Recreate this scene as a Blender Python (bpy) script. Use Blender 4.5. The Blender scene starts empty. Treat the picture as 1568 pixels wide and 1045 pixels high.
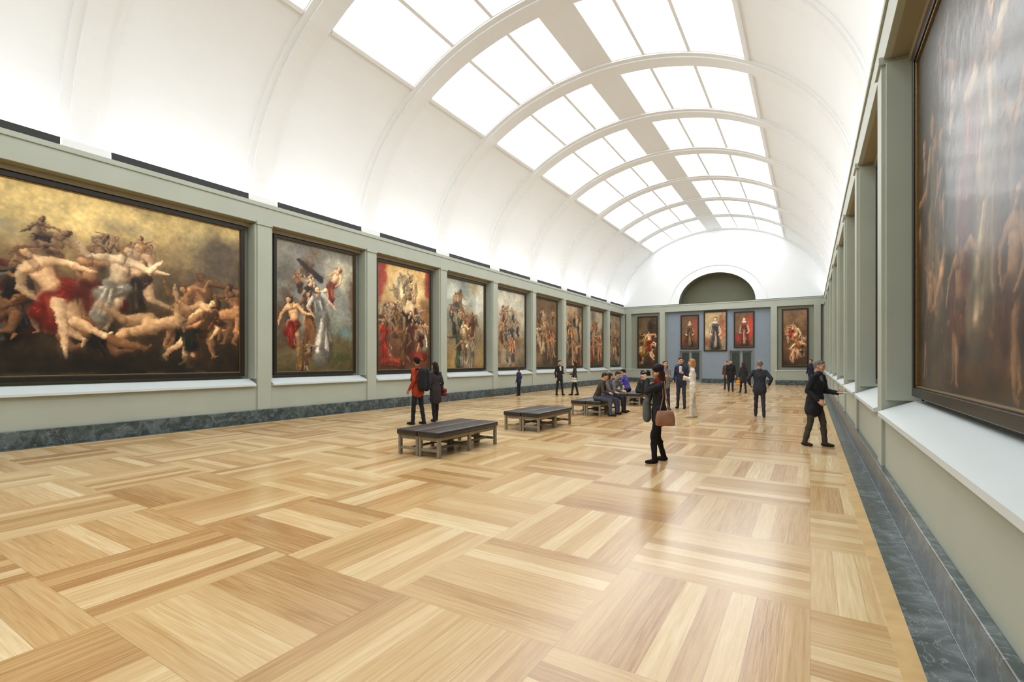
import bpy, bmesh, math, random
import numpy as np
from mathutils import Vector, Matrix
sc=bpy.context.scene
sc.view_settings.view_transform='Standard'
sc.view_settings.look='None'
def lin(c):
    c=np.array(c,dtype=float)/255.0
    return np.where(c<=0.04045,c/12.92,((c+0.055)/1.055)**2.4)
# ---------------------------------------------------------------- materials
def newmat(name):
    m=bpy.data.materials.new(name); m.use_nodes=True
    nt=m.node_tree; b=nt.nodes['Principled BSDF']
    return m,nt,b
def noisy(name,col,rough=0.6,var=0.12,scale=8.0,spec=0.4,bump=0.0,metal=0.0,bscale=None):
    m,nt,b=newmat(name)
    c=lin(col)
    tc=nt.nodes.new('ShaderNodeTexCoord'); n=nt.nodes.new('ShaderNodeTexNoise')
    n.inputs['Scale'].default_value=scale; n.inputs['Detail'].default_value=3
    nt.links.new(tc.outputs['Object'],n.inputs['Vector'])
    r=nt.nodes.new('ShaderNodeValToRGB')
    r.color_ramp.elements[0].position=0.3; r.color_ramp.elements[1].position=0.7
    r.color_ramp.elements[0].color=(*np.clip(c*(1-var),0,1),1)
    r.color_ramp.elements[1].color=(*np.clip(c*(1+var),0,1),1)
    nt.links.new(n.outputs['Fac'],r.inputs['Fac']); nt.links.new(r.outputs['Color'],b.inputs['Base Color'])
    b.inputs['Roughness'].default_value=rough
    b.inputs['Specular IOR Level'].default_value=spec
    b.inputs['Metallic'].default_value=metal
    if bump>0:
        n2=nt.nodes.new('ShaderNodeTexNoise'); n2.inputs['Scale'].default_value=bscale or scale*4
        nt.links.new(tc.outputs['Object'],n2.inputs['Vector'])
        bp=nt.nodes.new('ShaderNodeBump'); bp.inputs['Strength'].default_value=bump; bp.inputs['Distance'].default_value=0.02
        nt.links.new(n2.outputs['Fac'],bp.inputs['Height']); nt.links.new(bp.outputs['Normal'],b.inputs['Normal'])
    return m
_cache={}
def cloth(col,rough=0.85,bump=0.25):
    k=(tuple(col),rough)
    if k not in _cache:
        _cache[k]=noisy('fabric_%d_%d_%d'%tuple(col),col,rough,0.18,14,0.2,bump,bscale=22)
    return _cache[k]
M_wall=noisy('sage_paint',(170,176,163),0.5,0.03,1.5)
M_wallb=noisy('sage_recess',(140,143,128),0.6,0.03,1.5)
M_sill=noisy('sill_paint',(206,214,215),0.35,0.02,2)
M_vault=noisy('vault_plaster',(236,239,241),0.7,0.01,1)
M_rib=noisy('rib_plaster',(234,236,237),0.7,0.01,1)
M_band=noisy('ceiling_band_plaster',(236,239,241),0.7,0.01,1)
M_dark=noisy('dark_trough_metal',(36,38,37),0.5,0.05,3)
M_blue=noisy('bluegray_paint',(134,147,160),0.6,0.03,2)
M_frame=noisy('ebony_frame',(34,31,29),0.35,0.15,6)
M_gold=noisy('gilt_line',(120,96,56),0.35,0.15,20,metal=0.4)
M_door=noisy('door_dark_glass',(58,66,66),0.25,0.05,2)
M_doorf=noisy('door_frame_gray',(120,126,126),0.5,0.05,2)
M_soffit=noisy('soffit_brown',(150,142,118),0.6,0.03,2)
M_border=noisy('oak_border_board',(204,170,118),0.25,0.12,5)
def marble():
    m,nt,b=newmat('green_marble')
    tc=nt.nodes.new('ShaderNodeTexCoord')
    n=nt.nodes.new('ShaderNodeTexNoise'); n.inputs['Scale'].default_value=3.5; n.inputs['Detail'].default_value=8; n.inputs['Distortion'].default_value=1.6
    nt.links.new(tc.outputs['Object'],n.inputs['Vector'])
    r=nt.nodes.new('ShaderNodeValToRGB'); e=r.color_ramp.elements
    e[0].position=0.30; e[0].color=(*lin((50,59,60)),1)
    e[1].position=0.62; e[1].color=(*lin((94,104,106)),1)
    x=r.color_ramp.elements.new(0.50); x.color=(*lin((68,79,80)),1)
    v=nt.nodes.new('ShaderNodeTexNoise'); v.inputs['Scale'].default_value=2.2; v.inputs['Detail'].default_value=9; v.inputs['Distortion'].default_value=2.5
    nt.links.new(tc.outputs['Object'],v.inputs['Vector'])
    r2=nt.nodes.new('ShaderNodeValToRGB'); f=r2.color_ramp.elements
    f[0].position=0.485; f[0].color=(0,0,0,1); f[1].position=0.515; f[1].color=(0,0,0,1)
    y=r2.color_ramp.elements.new(0.5); y.color=(0.45,0.45,0.45,1)
    nt.links.new(v.outputs['Fac'],r2.inputs['Fac']); nt.links.new(n.outputs['Fac'],r.inputs['Fac'])
    mx=nt.nodes.new('ShaderNodeMix'); mx.data_type='RGBA'
    nt.links.new(r2.outputs['Color'],mx.inputs[0]); nt.links.new(r.outputs['Color'],mx.inputs[6])
    mx.inputs[7].default_value=(*lin((150,162,164)),1)
    nt.links.new(mx.outputs[2],b.inputs['Base Color']); b.inputs['Roughness'].default_value=0.25
    return m
M_marble=marble()
def parquet():
    m,nt,b=newmat('oak_parquet')
    L=nt.links
    def inp(s,v):
        if isinstance(v,(int,float)): s.default_value=v
        else: L.new(v,s)
    def Ma(op,a,b2=0.0,c=None):
        n=nt.nodes.new('ShaderNodeMath'); n.operation=op; inp(n.inputs[0],a); inp(n.inputs[1],b2)
        if c is not None: inp(n.inputs[2],c)
        return n.outputs[0]
    tc=nt.nodes.new('ShaderNodeTexCoord'); sp=nt.nodes.new('ShaderNodeSeparateXYZ'); L.new(tc.outputs['Object'],sp.inputs[0])
    S=1.30; NP=8
    x=Ma('DIVIDE',Ma('ADD',sp.outputs[0],50.7),S); y=Ma('DIVIDE',Ma('ADD',sp.outputs[1],52.0),S)
    bx=Ma('FLOOR',x); by=Ma('FLOOR',y); fx=Ma('FRACT',x); fy=Ma('FRACT',y)
    par=Ma('MODULO',Ma('ADD',bx,by),2.0); ipar=Ma('SUBTRACT',1.0,par)
    v=Ma('ADD',Ma('MULTIPLY',par,fy),Ma('MULTIPLY',ipar,fx))
    u=Ma('ADD',Ma('MULTIPLY',par,fx),Ma('MULTIPLY',ipar,fy))
    vi=Ma('MULTIPLY',v,float(NP)); idx=Ma('FLOOR',vi); fv=Ma('FRACT',vi)
    cb=nt.nodes.new('ShaderNodeCombineXYZ'); L.new(Ma('ADD',bx,Ma('MULTIPLY',idx,0.137)),cb.inputs[0]); L.new(Ma('ADD',by,Ma('MULTIPLY',idx,0.731)),cb.inputs[1]); L.new(idx,cb.inputs[2])
    wn=nt.nodes.new('ShaderNodeTexWhiteNoise'); wn.noise_dimensions='3D'; L.new(cb.outputs[0],wn.inputs[0])
    cb1=nt.nodes.new('ShaderNodeCombineXYZ'); L.new(bx,cb1.inputs[0]); L.new(by,cb1.inputs[1])
    wb=nt.nodes.new('ShaderNodeTexWhiteNoise'); L.new(cb1.outputs[0],wb.inputs[0])
    cg=nt.nodes.new('ShaderNodeCombineXYZ')
    L.new(Ma('ADD',Ma('MULTIPLY',u,1.6),Ma('MULTIPLY',wn.outputs[0],17.0)),cg.inputs[0])
    L.new(Ma('MULTIPLY',vi,5.0),cg.inputs[1]); L.new(Ma('ADD',bx,Ma('MULTIPLY',by,3.3)),cg.inputs[2])
    g=nt.nodes.new('ShaderNodeTexNoise'); g.inputs['Scale'].default_value=1.6; g.inputs['Detail'].default_value=6; g.inputs['Distortion'].default_value=0.6
    L.new(cg.outputs[0],g.inputs['Vector'])
    fac=Ma('ADD',Ma('MULTIPLY',wn.outputs[0],0.54),Ma('ADD',Ma('MULTIPLY',wb.outputs[0],0.18),Ma('MULTIPLY',Ma('SUBTRACT',g.outputs['Fac'],0.5),0.7)))
    r=nt.nodes.new('ShaderNodeValToRGB'); e=r.color_ramp.elements
    e[0].position=0.0; e[0].color=(*lin((166,124,76)),1)
    e[1].position=0.85; e[1].color=(*lin((232,212,172)),1)
    for p,c in ((0.22,(192,155,104)),(0.5,(209,178,129)),):
        k=r.color_ramp.elements.new(p); k.color=(*lin(c),1)
    L.new(fac,r.inputs['Fac'])
    e1=Ma('GREATER_THAN',Ma('ABSOLUTE',Ma('SUBTRACT',fv,0.5)),0.488)
    e2=Ma('GREATER_THAN',Ma('ABSOLUTE',Ma('SUBTRACT',u,0.5)),0.4985)
    jo=Ma('MULTIPLY',Ma('MAXIMUM',e1,e2),0.36)
    mx=nt.nodes.new('ShaderNodeMix'); mx.data_type='RGBA'; L.new(jo,mx.inputs[0]); L.new(r.outputs['Color'],mx.inputs[6]); mx.inputs[7].default_value=(*lin((110,76,42)),1)
    L.new(mx.outputs[2],b.inputs['Base Color'])
    rr=Ma('ADD',0.12,Ma('MULTIPLY',g.outputs['Fac'],0.15)); L.new(rr,b.inputs['Roughness'])
    b.inputs['Specular IOR Level'].default_value=0.65
    bp=nt.nodes.new('ShaderNodeBump'); bp.inputs['Strength'].default_value=0.09; bp.inputs['Distance'].default_value=0.01
    L.new(g.outputs['Fac'],bp.inputs['Height']); L.new(bp.outputs['Normal'],b.inputs['Normal'])
    return m
M_floor=parquet()
def emis(name,col,st):
    m,nt,b=newmat(name)
    b.inputs['Base Color'].default_value=(0.8,0.8,0.8,1)
    b.inputs['Emission Color'].default_value=(*col,1); b.inputs['Emission Strength'].default_value=st
    return m
M_glass=emis('skylight_diffuser',(0.93,0.97,1.0),3.85)
# ---------------------------------------------------------------- mesh builder
class MB:
    def __init__(s): s.v=[]; s.f=[]; s.m=[]
    def add(s,v,f,m=0):
        o=len(s.v); s.v+= [tuple(p) for p in v]; s.f+=[tuple(i+o for i in q) for q in f]; s.m+=[m]*len(f)
    def box(s,a,b,m=0):
        x0,y0,z0=[min(a[i],b[i]) for i in range(3)]; x1,y1,z1=[max(a[i],b[i]) for i in range(3)]
        s.add([(x0,y0,z0),(x1,y0,z0),(x1,y1,z0),(x0,y1,z0),(x0,y0,z1),(x1,y0,z1),(x1,y1,z1),(x0,y1,z1)],
              [(0,3,2,1),(4,5,6,7),(0,1,5,4),(1,2,6,5),(2,3,7,6),(3,0,4,7)],m)
    def obj(s,name,mats,bevel=0,smooth=False,parent=None,seg=2):
        me=bpy.data.meshes.new(name); me.from_pydata(s.v,[],s.f); me.update()
        for m in mats: me.materials.append(m)
        me.polygons.foreach_set('material_index',s.m)
        if smooth: me.polygons.foreach_set('use_smooth',[True]*len(s.f))
        o=bpy.data.objects.new(name,me); sc.collection.objects.link(o)
        if bevel:
            md=o.modifiers.new('bev','BEVEL'); md.width=bevel; md.segments=seg; md.limit_method='ANGLE'
        if parent: o.parent=parent
        return o
XC=-6.15; Y0=8.03; SP=3.93
def YK(k): return Y0+SP*k
YB=YK(-4); YE=39.4
# ---------------------------------------------------------------- floor
b=MB(); b.box((XC-6.68,YB,-0.1),(XC+6.68,YE,0.0)); b.obj('floor',[M_floor])
b=MB()
b.box((XC-6.90,YB,-0.1),(XC-6.68,YE,0.004)); b.box((XC+6.90,YB,-0.1),(XC+6.68,YE,0.004)); b.obj('trim_1',[M_marble])
b=MB()
b.box((XC-6.68,YB,-0.05),(XC-6.57,YE,0.002)); b.box((XC+6.68,YB,-0.05),(XC+6.57,YE,0.002)); b.obj('trim_2',[M_border])
# ---------------------------------------------------------------- side walls
def side(sg,name):
    X=lambda a: XC+sg*a
    b=MB(); b.box((X(7.35),YB,0.0),(X(7.6),YE,6.1),0); b.obj('wall_'+name,[M_wallb])
    b=MB()
    b.box((X(6.97),YB,0.0),(X(7.35),YE,1.0),0)
    b.box((X(6.95),YB,5.56),(X(7.35),YE,6.10),0)
    b.box((X(6.92),YB,6.02),(X(6.95),YE,6.10),0)
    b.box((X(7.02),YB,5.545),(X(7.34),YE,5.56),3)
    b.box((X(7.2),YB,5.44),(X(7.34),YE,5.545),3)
    b.box((X(6.94),YB,6.10),(X(7.7),YE,6.14),0)
    for k in range(-4,9):
        y=YK(k)
        if k!=-1:
            b.box((X(6.93),y-0.2,0.34),(X(7.34),y+0.2,5.56),0)
            b.box((X(6.90),y-0.23,5.50),(X(7.34),y+0.23,5.60),0)
            b.box((X(6.975),y-0.26,1.2),(X(7.33),y+0.26,5.5),0)
    b.obj('trim_panelling_'+name,[M_wall,M_wallb,M_sill,M_soffit],bevel=0.006)
    s=MB()
    ks=[(-4,-3),(-3,-2),(-2,0)]+[(k,k+1) for k in range(0,8)]
    for a,c in ks:
        y0=YK(a)+0.2; y1=min(YK(c)-0.2,YE)
        P=[(6.89,1.0),(6.89,1.05),(7.26,1.2),(7.34,1.2),(7.34,1.0)]
        v=[]
        for (q,z) in P: v.append((X(q),y0+(0.06 if q<6.95 else 0),z))
        for (q,z) in P: v.append((X(q),y1-(0.06 if q<6.95 else 0),z))
        n=5
        s.add(v,[tuple(range(n)),tuple(range(n,2*n))[::-1]]+[(i,(i+1)%n,(i+1)%n+n,i+n) for i in range(n)],0)
    s.obj('trim_sill_'+name,[M_sill])
    bb=MB(); bb.box((X(6.90),YB,0),(X(6.97),YE,0.34)); bb.obj('baseboard_'+name,[M_marble],bevel=0.01)
    t=MB()
    for k in range(-4,8):
        t.box((X(6.97),YK(k)+0.43,6.14),(X(7.00),YK(k+1)-0.43,6.30))
        t.box((X(6.97),YK(k)+0.43,6.14),(X(7.2),YK(k+1)-0.43,6.155))
    t.obj('trim_trough_'+name,[M_dark])
side(-1,'left'); side(1,'right')
# ---------------------------------------------------------------- vault
A_,B_,ZC=7.25,5.45,6.2
def prof(th,off=0): return (XC+(A_+off)*math.sin(th), ZC+(B_+off)*math.cos(th))
def TH(s): return math.asin(s/A_)
panels=[(0.55,1.55),(1.65,2.95),(3.05,4.55)]
panels=[(-b_,-a_) for a_,b_ in panels][::-1]+panels
edges=sorted([TH(q) for p in panels for q in p])
ths=[-math.pi/2+ (edges[0]+math.pi/2)*i/24 for i in range(25)]
for a,c in zip(edges[:-1],edges[1:]):
    n=3 if c-a>0.05 else 1
    ths+= [a+(c-a)*(i+1)/n for i in range(n)]
ths+=[edges[-1]+(math.pi/2-edges[-1])*(i+1)/24 for i in range(24)]
ys=[YB]
for k in range(-4,8):
    ys+=[YK(k)+0.43, min(YK(k+1)-0.43,YE)]
ys.append(YE); ys=sorted(set(ys))
pr=[(TH(a),TH(c)) for a,c in panels]
v=MB(); wn=1; DEP=0.07
for j in range(len(ys)-1):
    ya,yb=ys[j],ys[j+1]; sky=(yb-ya)>2.0
    gl=MB()
    for i in range(len(ths)-1):
        ta,tb=ths[i],ths[i+1]; tm=(ta+tb)/2
        inn=[p for p in pr if p[0]<tm<p[1]]
        xa,za=prof(ta); xb,zb=prof(tb)
        if sky and inn:
            xa2,za2=prof(ta,DEP); xb2,zb2=prof(tb,DEP)
            gl.add([(xa2,ya,za2),(xb2,ya,zb2),(xb2,yb,zb2),(xa2,yb,za2)],[(0,1,2,3)],0)
            v.add([(xa,ya,za),(xb,ya,zb),(xb2,ya,zb2),(xa2,ya,za2)],[(0,1,2,3)],1)
            v.add([(xa,yb,za),(xb,yb,zb),(xb2,yb,zb2),(xa2,yb,za2)],[(0,1,2,3)],1)
            p=inn[0]
            if abs(ta-p[0])<1e-6: v.add([(xa,ya,za),(xa2,ya,za2),(xa2,yb,za2),(xa,yb,za)],[(0,1,2,3)],1)
            if abs(tb-p[1])<1e-6: v.add([(xb,ya,zb),(xb2,ya,zb2),(xb2,yb,zb2),(xb,yb,zb)],[(0,1,2,3)],1)
        else:
            mi=2 if abs(tm)<TH(4.55) else 0
            v.add([(xa,ya,za),(xb,ya,zb),(xb,yb,zb),(xa,yb,za)],[(0,1,2,3)],mi)
    if gl.f:
        gl.obj('window_%d'%wn,[M_glass]); wn+=1
v.obj('ceiling',[M_vault,M_rib,M_band])
fr=MB()
for sgn in (-1,1):
    for k in range(-4,8):
        y0=YK(k)+0.43;y1=YK(k+1)-0.43
        t0=TH(sgn*4.57); t1=TH(sgn*4.66)
        p0=prof(t0,0.0);p1=prof(t1,0.0);p2=prof(t1,-0.05);p3=prof(t0,-0.05)
        P=[p0,p1,p2,p3]
        fr.add([(p[0],y0,p[1]) for p in P]+[(p[0],y1,p[1]) for p in P],[(0,1,2,3),(4,5,6,7)]+[(i,(i+1)%4,(i+1)%4+4,i+4) for i in range(4)],0)
fr.obj('trim_skylight_edge',[M_vault])
rb=MB()
for k in range(-4,9):
    for (w,o0) in ((0.40,-0.04),(0.22,-0.08)):
        y0=YK(k)-w; y1=min(YK(k)+w,YE)
        if k==-4: y0=YB
        N=72
        for i in range(N):
            ta=-math.pi/2+math.pi*i/N; tb=-math.pi/2+math.pi*(i+1)/N
            a=prof(ta,o0);c=prof(tb,o0);a2=prof(ta,0.0);c2=prof(tb,0.0)
            mm=1 if abs((ta+tb)/2)<TH(4.6) else 0
            rb.add([(a[0],y0,a[1]),(c[0],y0,c[1]),(c[0],y1,c[1]),(a[0],y1,a[1])],[(0,1,2,3)],mm)
            rb.add([(a[0],y0,a[1]),(c[0],y0,c[1]),(c2[0],y0,c2[1]),(a2[0],y0,a2[1])],[(0,1,2,3)],mm)
            rb.add([(a[0],y1,a[1]),(c[0],y1,c[1]),(c2[0],y1,c2[1]),(a2[0],y1,a2[1])],[(0,1,2,3)],mm)
    for sg in (-1,1):
        rb.box((XC+sg*6.97,YK(k)-0.40,6.14),(XC+sg*7.4,min(YK(k)+0.40,YE),6.3),0)
rb.obj('trim_ribs',[M_rib,M_band])
# ---------------------------------------------------------------- end wall
yW=YE; yR=yW+0.10
D1=(-8.70,-7.20); D2=(-5.10,-3.60); DT=2.45
e=MB()
e.box((XC-7.6,yW,0),(-9.72,yW+0.3,5.56),1)
e.box((-2.38,yW,0),(XC+7.6,yW+0.3,5.56),1)
e.box((-9.72,yR,DT),(-2.38,yR+0.2,5.56),2)
for a,c in ((-9.72,D1[0]),(D1[1],D2[0]),(D2[1],-2.38)): e.box((a,yR,0),(c,yR+0.2,DT),2)
N=48; ia,ib,iz=2.7,2.25,6.14
for i in range(N):
    ta=-math.pi/2+math.pi*i/N; tb=-math.pi/2+math.pi*(i+1)/N
    def I(t): return (-6.08+ia*math.sin(t),iz+ib*math.cos(t))
    def O(t): return (XC+(A_+0.1)*math.sin(t),iz+(B_+0.15)*math.cos(t))
    a,c,d,g=I(ta),I(tb),O(tb),O(ta)
    e.add([(a[0],yW,a[1]),(c[0],yW,c[1]),(d[0],yW,d[1]),(g[0],yW,g[1])],[(0,1,2,3)],4)
    e.add([(a[0],yW,a[1]),(c[0],yW,c[1]),(c[0],yW+1.2,c[1]),(a[0],yW+1.2,a[1])],[(0,1,2,3)],5)
    def R(t,r,y): return (-6.08+(ia+r)*math.sin(t),y,iz+(ib+r*0.9)*math.cos(t))
    for r0,r1,dp in ((0.62,0.74,0.06),(0.0,0.08,0.05)):
        q=[R(ta,r0,yW-dp),R(tb,r0,yW-dp),R(tb,r1,yW-dp),R(ta,r1,yW-dp),R(ta,r0,yW),R(tb,r0,yW),R(tb,r1,yW),R(ta,r1,yW)]
        e.add(q,[(0,1,2,3),(0,1,5,4),(3,2,6,7)],4)
e.box((-9.2,yW+1.2,6.0),(-2.9,yW+1.3,8.6),5)
e.box((-9.2,yW+0.3,6.10),(-2.9,yW+1.2,6.14),5)
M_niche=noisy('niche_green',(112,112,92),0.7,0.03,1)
e.obj('wall_end',[M_wall,M_wallb,M_blue,M_sill,M_vault,M_niche])
e=MB()
e.box((XC-7.35,yW-0.22,5.56),(XC+7.35,yW+0.3,6.10),0)
e.box((XC-7.35,yW-0.25,6.02),(XC+7.35,yW-0.22,6.14),0)
e.box((XC-7.35,yW-0.25,6.10),(XC+7.35,yW+0.3,6.14),0)
for a,c in ((XC-7.3,-10.25),(-2.15,XC+7.3)):
    e.box((a,yW-0.22,0),(c,yW,1.0),0)
    e.box((a,yW-0.26,1.0),(c,yW,1.05),1)
for x in (-12.75,-10.02,-2.2,0.42):
    e.box((x-0.2,yW-0.24,0),(x+0.2,yW,5.56),0)
e.obj('trim_panelling_end',[M_wall,M_sill],bevel=0.006)
bb=MB()
for a,c in ((XC-6.9,-10.3),(-2.1,XC+6.9)): bb.box((a,yW-0.28,0),(c,yW-0.2,0.34))
for a,c in ((-9.72,D1[0]-0.1),(D1[1]+0.1,D2[0]-0.1),(D2[1]+0.1,-2.38)): bb.box((a,yR-0.04,0),(c,yR,0.34))
bb.obj('baseboard_end',[M_marble])
for n,(a,c) in enumerate((D1,D2)):
    d=MB()
    d.box((a-0.1,yR-0.05,0),(a,yR,DT+0.1),0); d.box((c,yR-0.05,0),(c+0.1,yR,DT+0.1),0); d.box((a,yR-0.05,DT),(c,yR,DT+0.1),0)
    mid=(a+c)/2
    for p,q in ((a+.005,mid-0.01),(mid+0.01,c-.005)):
        d.box((p,yR+0.08,0.02),(q,yR+0.13,DT-.005),0)
        d.box((p+0.1,yR+0.06,0.25),(q-0.1,yR+0.08,DT-0.12),1)
        d.box((q-0.14 if p<mid-.1 else p+0.10,yR+0.02,0.95),(q-0.10 if p<mid-.1 else p+0.14,yR+0.06,1.25),2)
    d.obj('door_%d'%(n+1),[M_doorf,M_door,M_gold],bevel=0.005)
b=MB(); b.box((XC-7.6,YB-0.3,0),(XC+7.6,YB,12.2)); b.obj('wall_back',[M_wall])
# ---------------------------------------------------------------- painter (oil scenes stored as colour attributes)
class Cv:
    def __init__(s,w,h,ppm,seed):
        s.w,s.h=w,h; s.W=int(w*ppm); s.H=int(h*ppm); s.rng=np.random.RandomState(seed); s.ppm=ppm
        xs=(np.arange(s.W)+.5)/s.W*w; ysx=(np.arange(s.H)+.5)/s.H*h
        s.X,s.Y=np.meshgrid(xs,ysx); s.img=np.zeros((s.H,s.W,3))
    def noise(s,cell,octv=4,ax=1.0):
        out=np.zeros((s.H,s.W)); amp=1; tot=0
        for o in range(octv):
            gx=s.X/(cell*ax); gy=s.Y/cell
            nx=int(gx.max())+3; ny=int(gy.max())+3
            g=s.rng.rand(ny,nx)
            ix=gx.astype(int); iy=gy.astype(int); fx=gx-ix; fy=gy-iy
            fx=fx*fx*(3-2*fx); fy=fy*fy*(3-2*fy)
            val=(g[iy,ix]*(1-fx)+g[iy,ix+1]*fx)*(1-fy)+(g[iy+1,ix]*(1-fx)+g[iy+1,ix+1]*fx)*fy
            out+=val*amp; tot+=amp; amp*=.55; cell*=.5
        return out/tot
    def grad(s,stops):
        v=s.Y/s.h+(s.noise(1.2,3)-.5)*.25
        st=sorted(stops,key=lambda q:q[0]); ps=[p for p,_ in st]
        for c in range(3): s.img[...,c]=np.interp(v,ps,[q[1][c] for q in st])
    def mix(s,a,col):
        a=np.clip(a,0,1)[...,None]; s.img=s.img*(1-a)+np.array(col,float)*a
    def blob(s,cx,cy,rx,ry,col,a=1.0,soft=.6,ang=0,nz=0.6):
        cx*=s.w; cy*=s.h; dx=s.X-cx; dy=s.Y-cy; c,si=math.cos(ang),math.sin(ang)
        u=(dx*c+dy*si)/rx; v=(-dx*si+dy*c)/ry
        q=np.sqrt(u*u+v*v)
        if nz: q=q+(s.noise(min(rx,ry)*.7,4)-.5)*nz*2
        s.mix(np.clip((1-q)/soft,0,1)*a,col)
    def cap(s,p0,p1,r0,r1,col,edge=.25,al=1.0,ct=1.0):
        x0=min(p0[0]-r0,p1[0]-r1); x1=max(p0[0]+r0,p1[0]+r1); y0=min(p0[1]-r0,p1[1]-r1); y1=max(p0[1]+r0,p1[1]+r1)
        i0=max(0,int(x0/s.w*s.W)); i1=min(s.W,int(x1/s.w*s.W)+2); j0=max(0,int(y0/s.h*s.H)); j1=min(s.H,int(y1/s.h*s.H)+2)
        if i1<=i0 or j1<=j0: return
        X=s.X[j0:j1,i0:i1]; Y=s.Y[j0:j1,i0:i1]
        d=np.array(p1,float)-np.array(p0,float); L2=max(1e-9,d@d)
        t=np.clip(((X-p0[0])*d[0]+(Y-p0[1])*d[1])/L2,0,1)
        ex=X-(p0[0]+t*d[0]); ey=Y-(p0[1]+t*d[1]); r=r0+(r1-r0)*t
        q=np.sqrt(ex*ex+ey*ey)/r
        nl=(ex*(-.6)+ey*.75)/r
        sh=.74+ct*(.50*nl+.20*(1-q))
        a=np.clip((1-q)/edge,0,1)[...,None]*al
        c=np.array(col,float)[None,None,:]*np.clip(sh,.16,1.22)[...,None]**np.array([.85,1.0,1.12])
        s.img[j0:j1,i0:i1]=s.img[j0:j1,i0:i1]*(1-a)+c*a
    def drape(s,p,q,r0,r1,col,n=7):
        r=s.rng; p=np.array(p,float);q=np.array(q,float); d=q-p; L=np.linalg.norm(d)+1e-6; sd=np.array([d[1],-d[0]])/L
        s.cap(p,q,r0,r1,np.array(col)*.62,.45)
        for i in range(n):
            o=r.uniform(-.8,.8); k=r.uniform(.45,1.45)
            a=p+sd*o*r0*.8+d*r.uniform(0,.35); b=q+sd*(o*r1*.9+r.uniform(-.3,.3)*r1)-d*r.uniform(0,.3)
            s.cap(a,b,r0*r.uniform(.12,.3),r1*r.uniform(.12,.3),np.array(col)*k,.9,.85)
    def fig(s,x,y,H,ang=0.,skin=(214,170,128),cl=None,hair=(70,45,28),legs=True,bare=True,seed=None,turn=None):
        r=s.rng if seed is None else np.random.RandomState(seed)
        x*=s.w; y*=s.h; skin=np.array(skin,float)
        D=lambda a:np.array([math.sin(a),math.cos(a)])
        hip=np.array([x,y]); up=D(ang); side=np.array([up[1],-up[0]])
        bend=r.uniform(-.35,.35); up2=D(ang+bend); sd2=np.array([up2[1],-up2[0]])
        wst=hip+up*.11*H; sh=wst+up2*.19*H; nk=sh+up2*.045*H; tl=r.uniform(-.5,.5); hd=nk+D(ang+bend+tl)*.07*H
        s.cap(hip-up*.1*H,sh,.17*H,.16*H,np.array([34,26,20]),1.0,.5)
        if legs:
            for sg in (-1,1):
                a=ang+math.pi+r.uniform(-.4,.4)+sg*.15; h0=hip+side*sg*.05*H; k=h0+D(a)*.24*H
                a2=a+r.uniform(-.8,.5); f=k+D(a2)*.24*H; sk=skin*(1 if sg==1 else .8)
                s.cap(h0,k,.085*H,.055*H,sk); s.cap(k+(f-k)*.15,k+(f-k)*.4,.05*H,.048*H,sk); s.cap(k,f,.05*H,.026*H,sk); s.cap(f,f+D(a2-1.2*sg)*.055*H,.026*H,.014*H,sk)
        s._arm(sh-sd2*.10*H,ang+bend,-1,H,skin*.82,r,cl if not bare else None)
        if bare or cl is None:
            s.cap(hip,wst,.095*H,.078*H,skin); s.cap(wst,sh,.08*H,.098*H,skin); s.cap(sh-sd2*.07*H,sh+sd2*.07*H,.055*H,.055*H,skin)
            s.cap(wst+up2*.11*H-sd2*.035*H,wst+up2*.12*H-sd2*.04*H,.04*H,.04*H,skin*1.06,.9,.7); s.cap(wst+up2*.11*H+sd2*.04*H,wst+up2*.12*H+sd2*.04*H,.04*H,.04*H,skin,.9,.7)
            s.cap(wst,hip+up*.03*H,.02*H,.03*H,skin*.7,1.0,.4)
        else:
            s.drape(sh+up2*.01*H,hip,.115*H,.10*H,cl,6)
        if cl is not None:
            a=ang*.5+math.pi+r.uniform(-.25,.25)
            if bare:
                s.drape(hip+side*.08*H+up*.02*H,hip-side*.1*H+D(a)*.12*H,.08*H,.09*H,cl,5); s.drape(hip-side*.05*H,hip+D(a)*r.uniform(.2,.4)*H,.08*H,.10*H,cl,5)
            else: s.drape(hip,hip+D(a)*.46*H,.11*H,.18*H,cl,10)
        s._arm(sh+sd2*.10*H,ang+bend,1,H,skin,r,cl if not bare else None)
        s.cap(sh,hd,.036*H,.034*H,skin*.85)
        s.cap(hd+sd2*.01*H+up2*.014*H,hd-up2*.012*H,.060*H,.052*H,np.array(hair)*r.uniform(.8,1.5))
        fs=(r.choice([-1,1]) if turn is None else turn)*.020*H
        s.cap(hd+sd2*fs+up2*.006*H,hd+sd2*fs*1.3-up2*.024*H,.043*H,.031*H,skin*1.03)
        s.cap(hd+sd2*fs*1.6-sd2*.014*H,hd+sd2*fs*1.6+sd2*.014*H,.009*H,.009*H,skin*.42,1.0,.8)
        s.cap(hd+sd2*fs*1.5-up2*.03*H,hd+sd2*fs*1.5-up2*.032*H,.011*H,.009*H,(140,64,50),1.0,.7)
    def _arm(s,p,an,sg,H,skin,r,cl):
        D=lambda a:np.array([math.sin(a),math.cos(a)])
        a=an+sg*(math.pi-r.uniform(.1,1.9)); e=p+D(a)*.165*H; a2=a+sg*r.uniform(.0,1.6)*r.choice([1,-1]); h=e+D(a2)*.14*H
        s.cap(p,e,.046*H,.036*H,skin if cl is None else np.array(cl)); s.cap(e,h,.035*H,.020*H,skin); s.cap(h,h+D(a2)*.035*H,.022*H,.012*H,skin)
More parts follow.
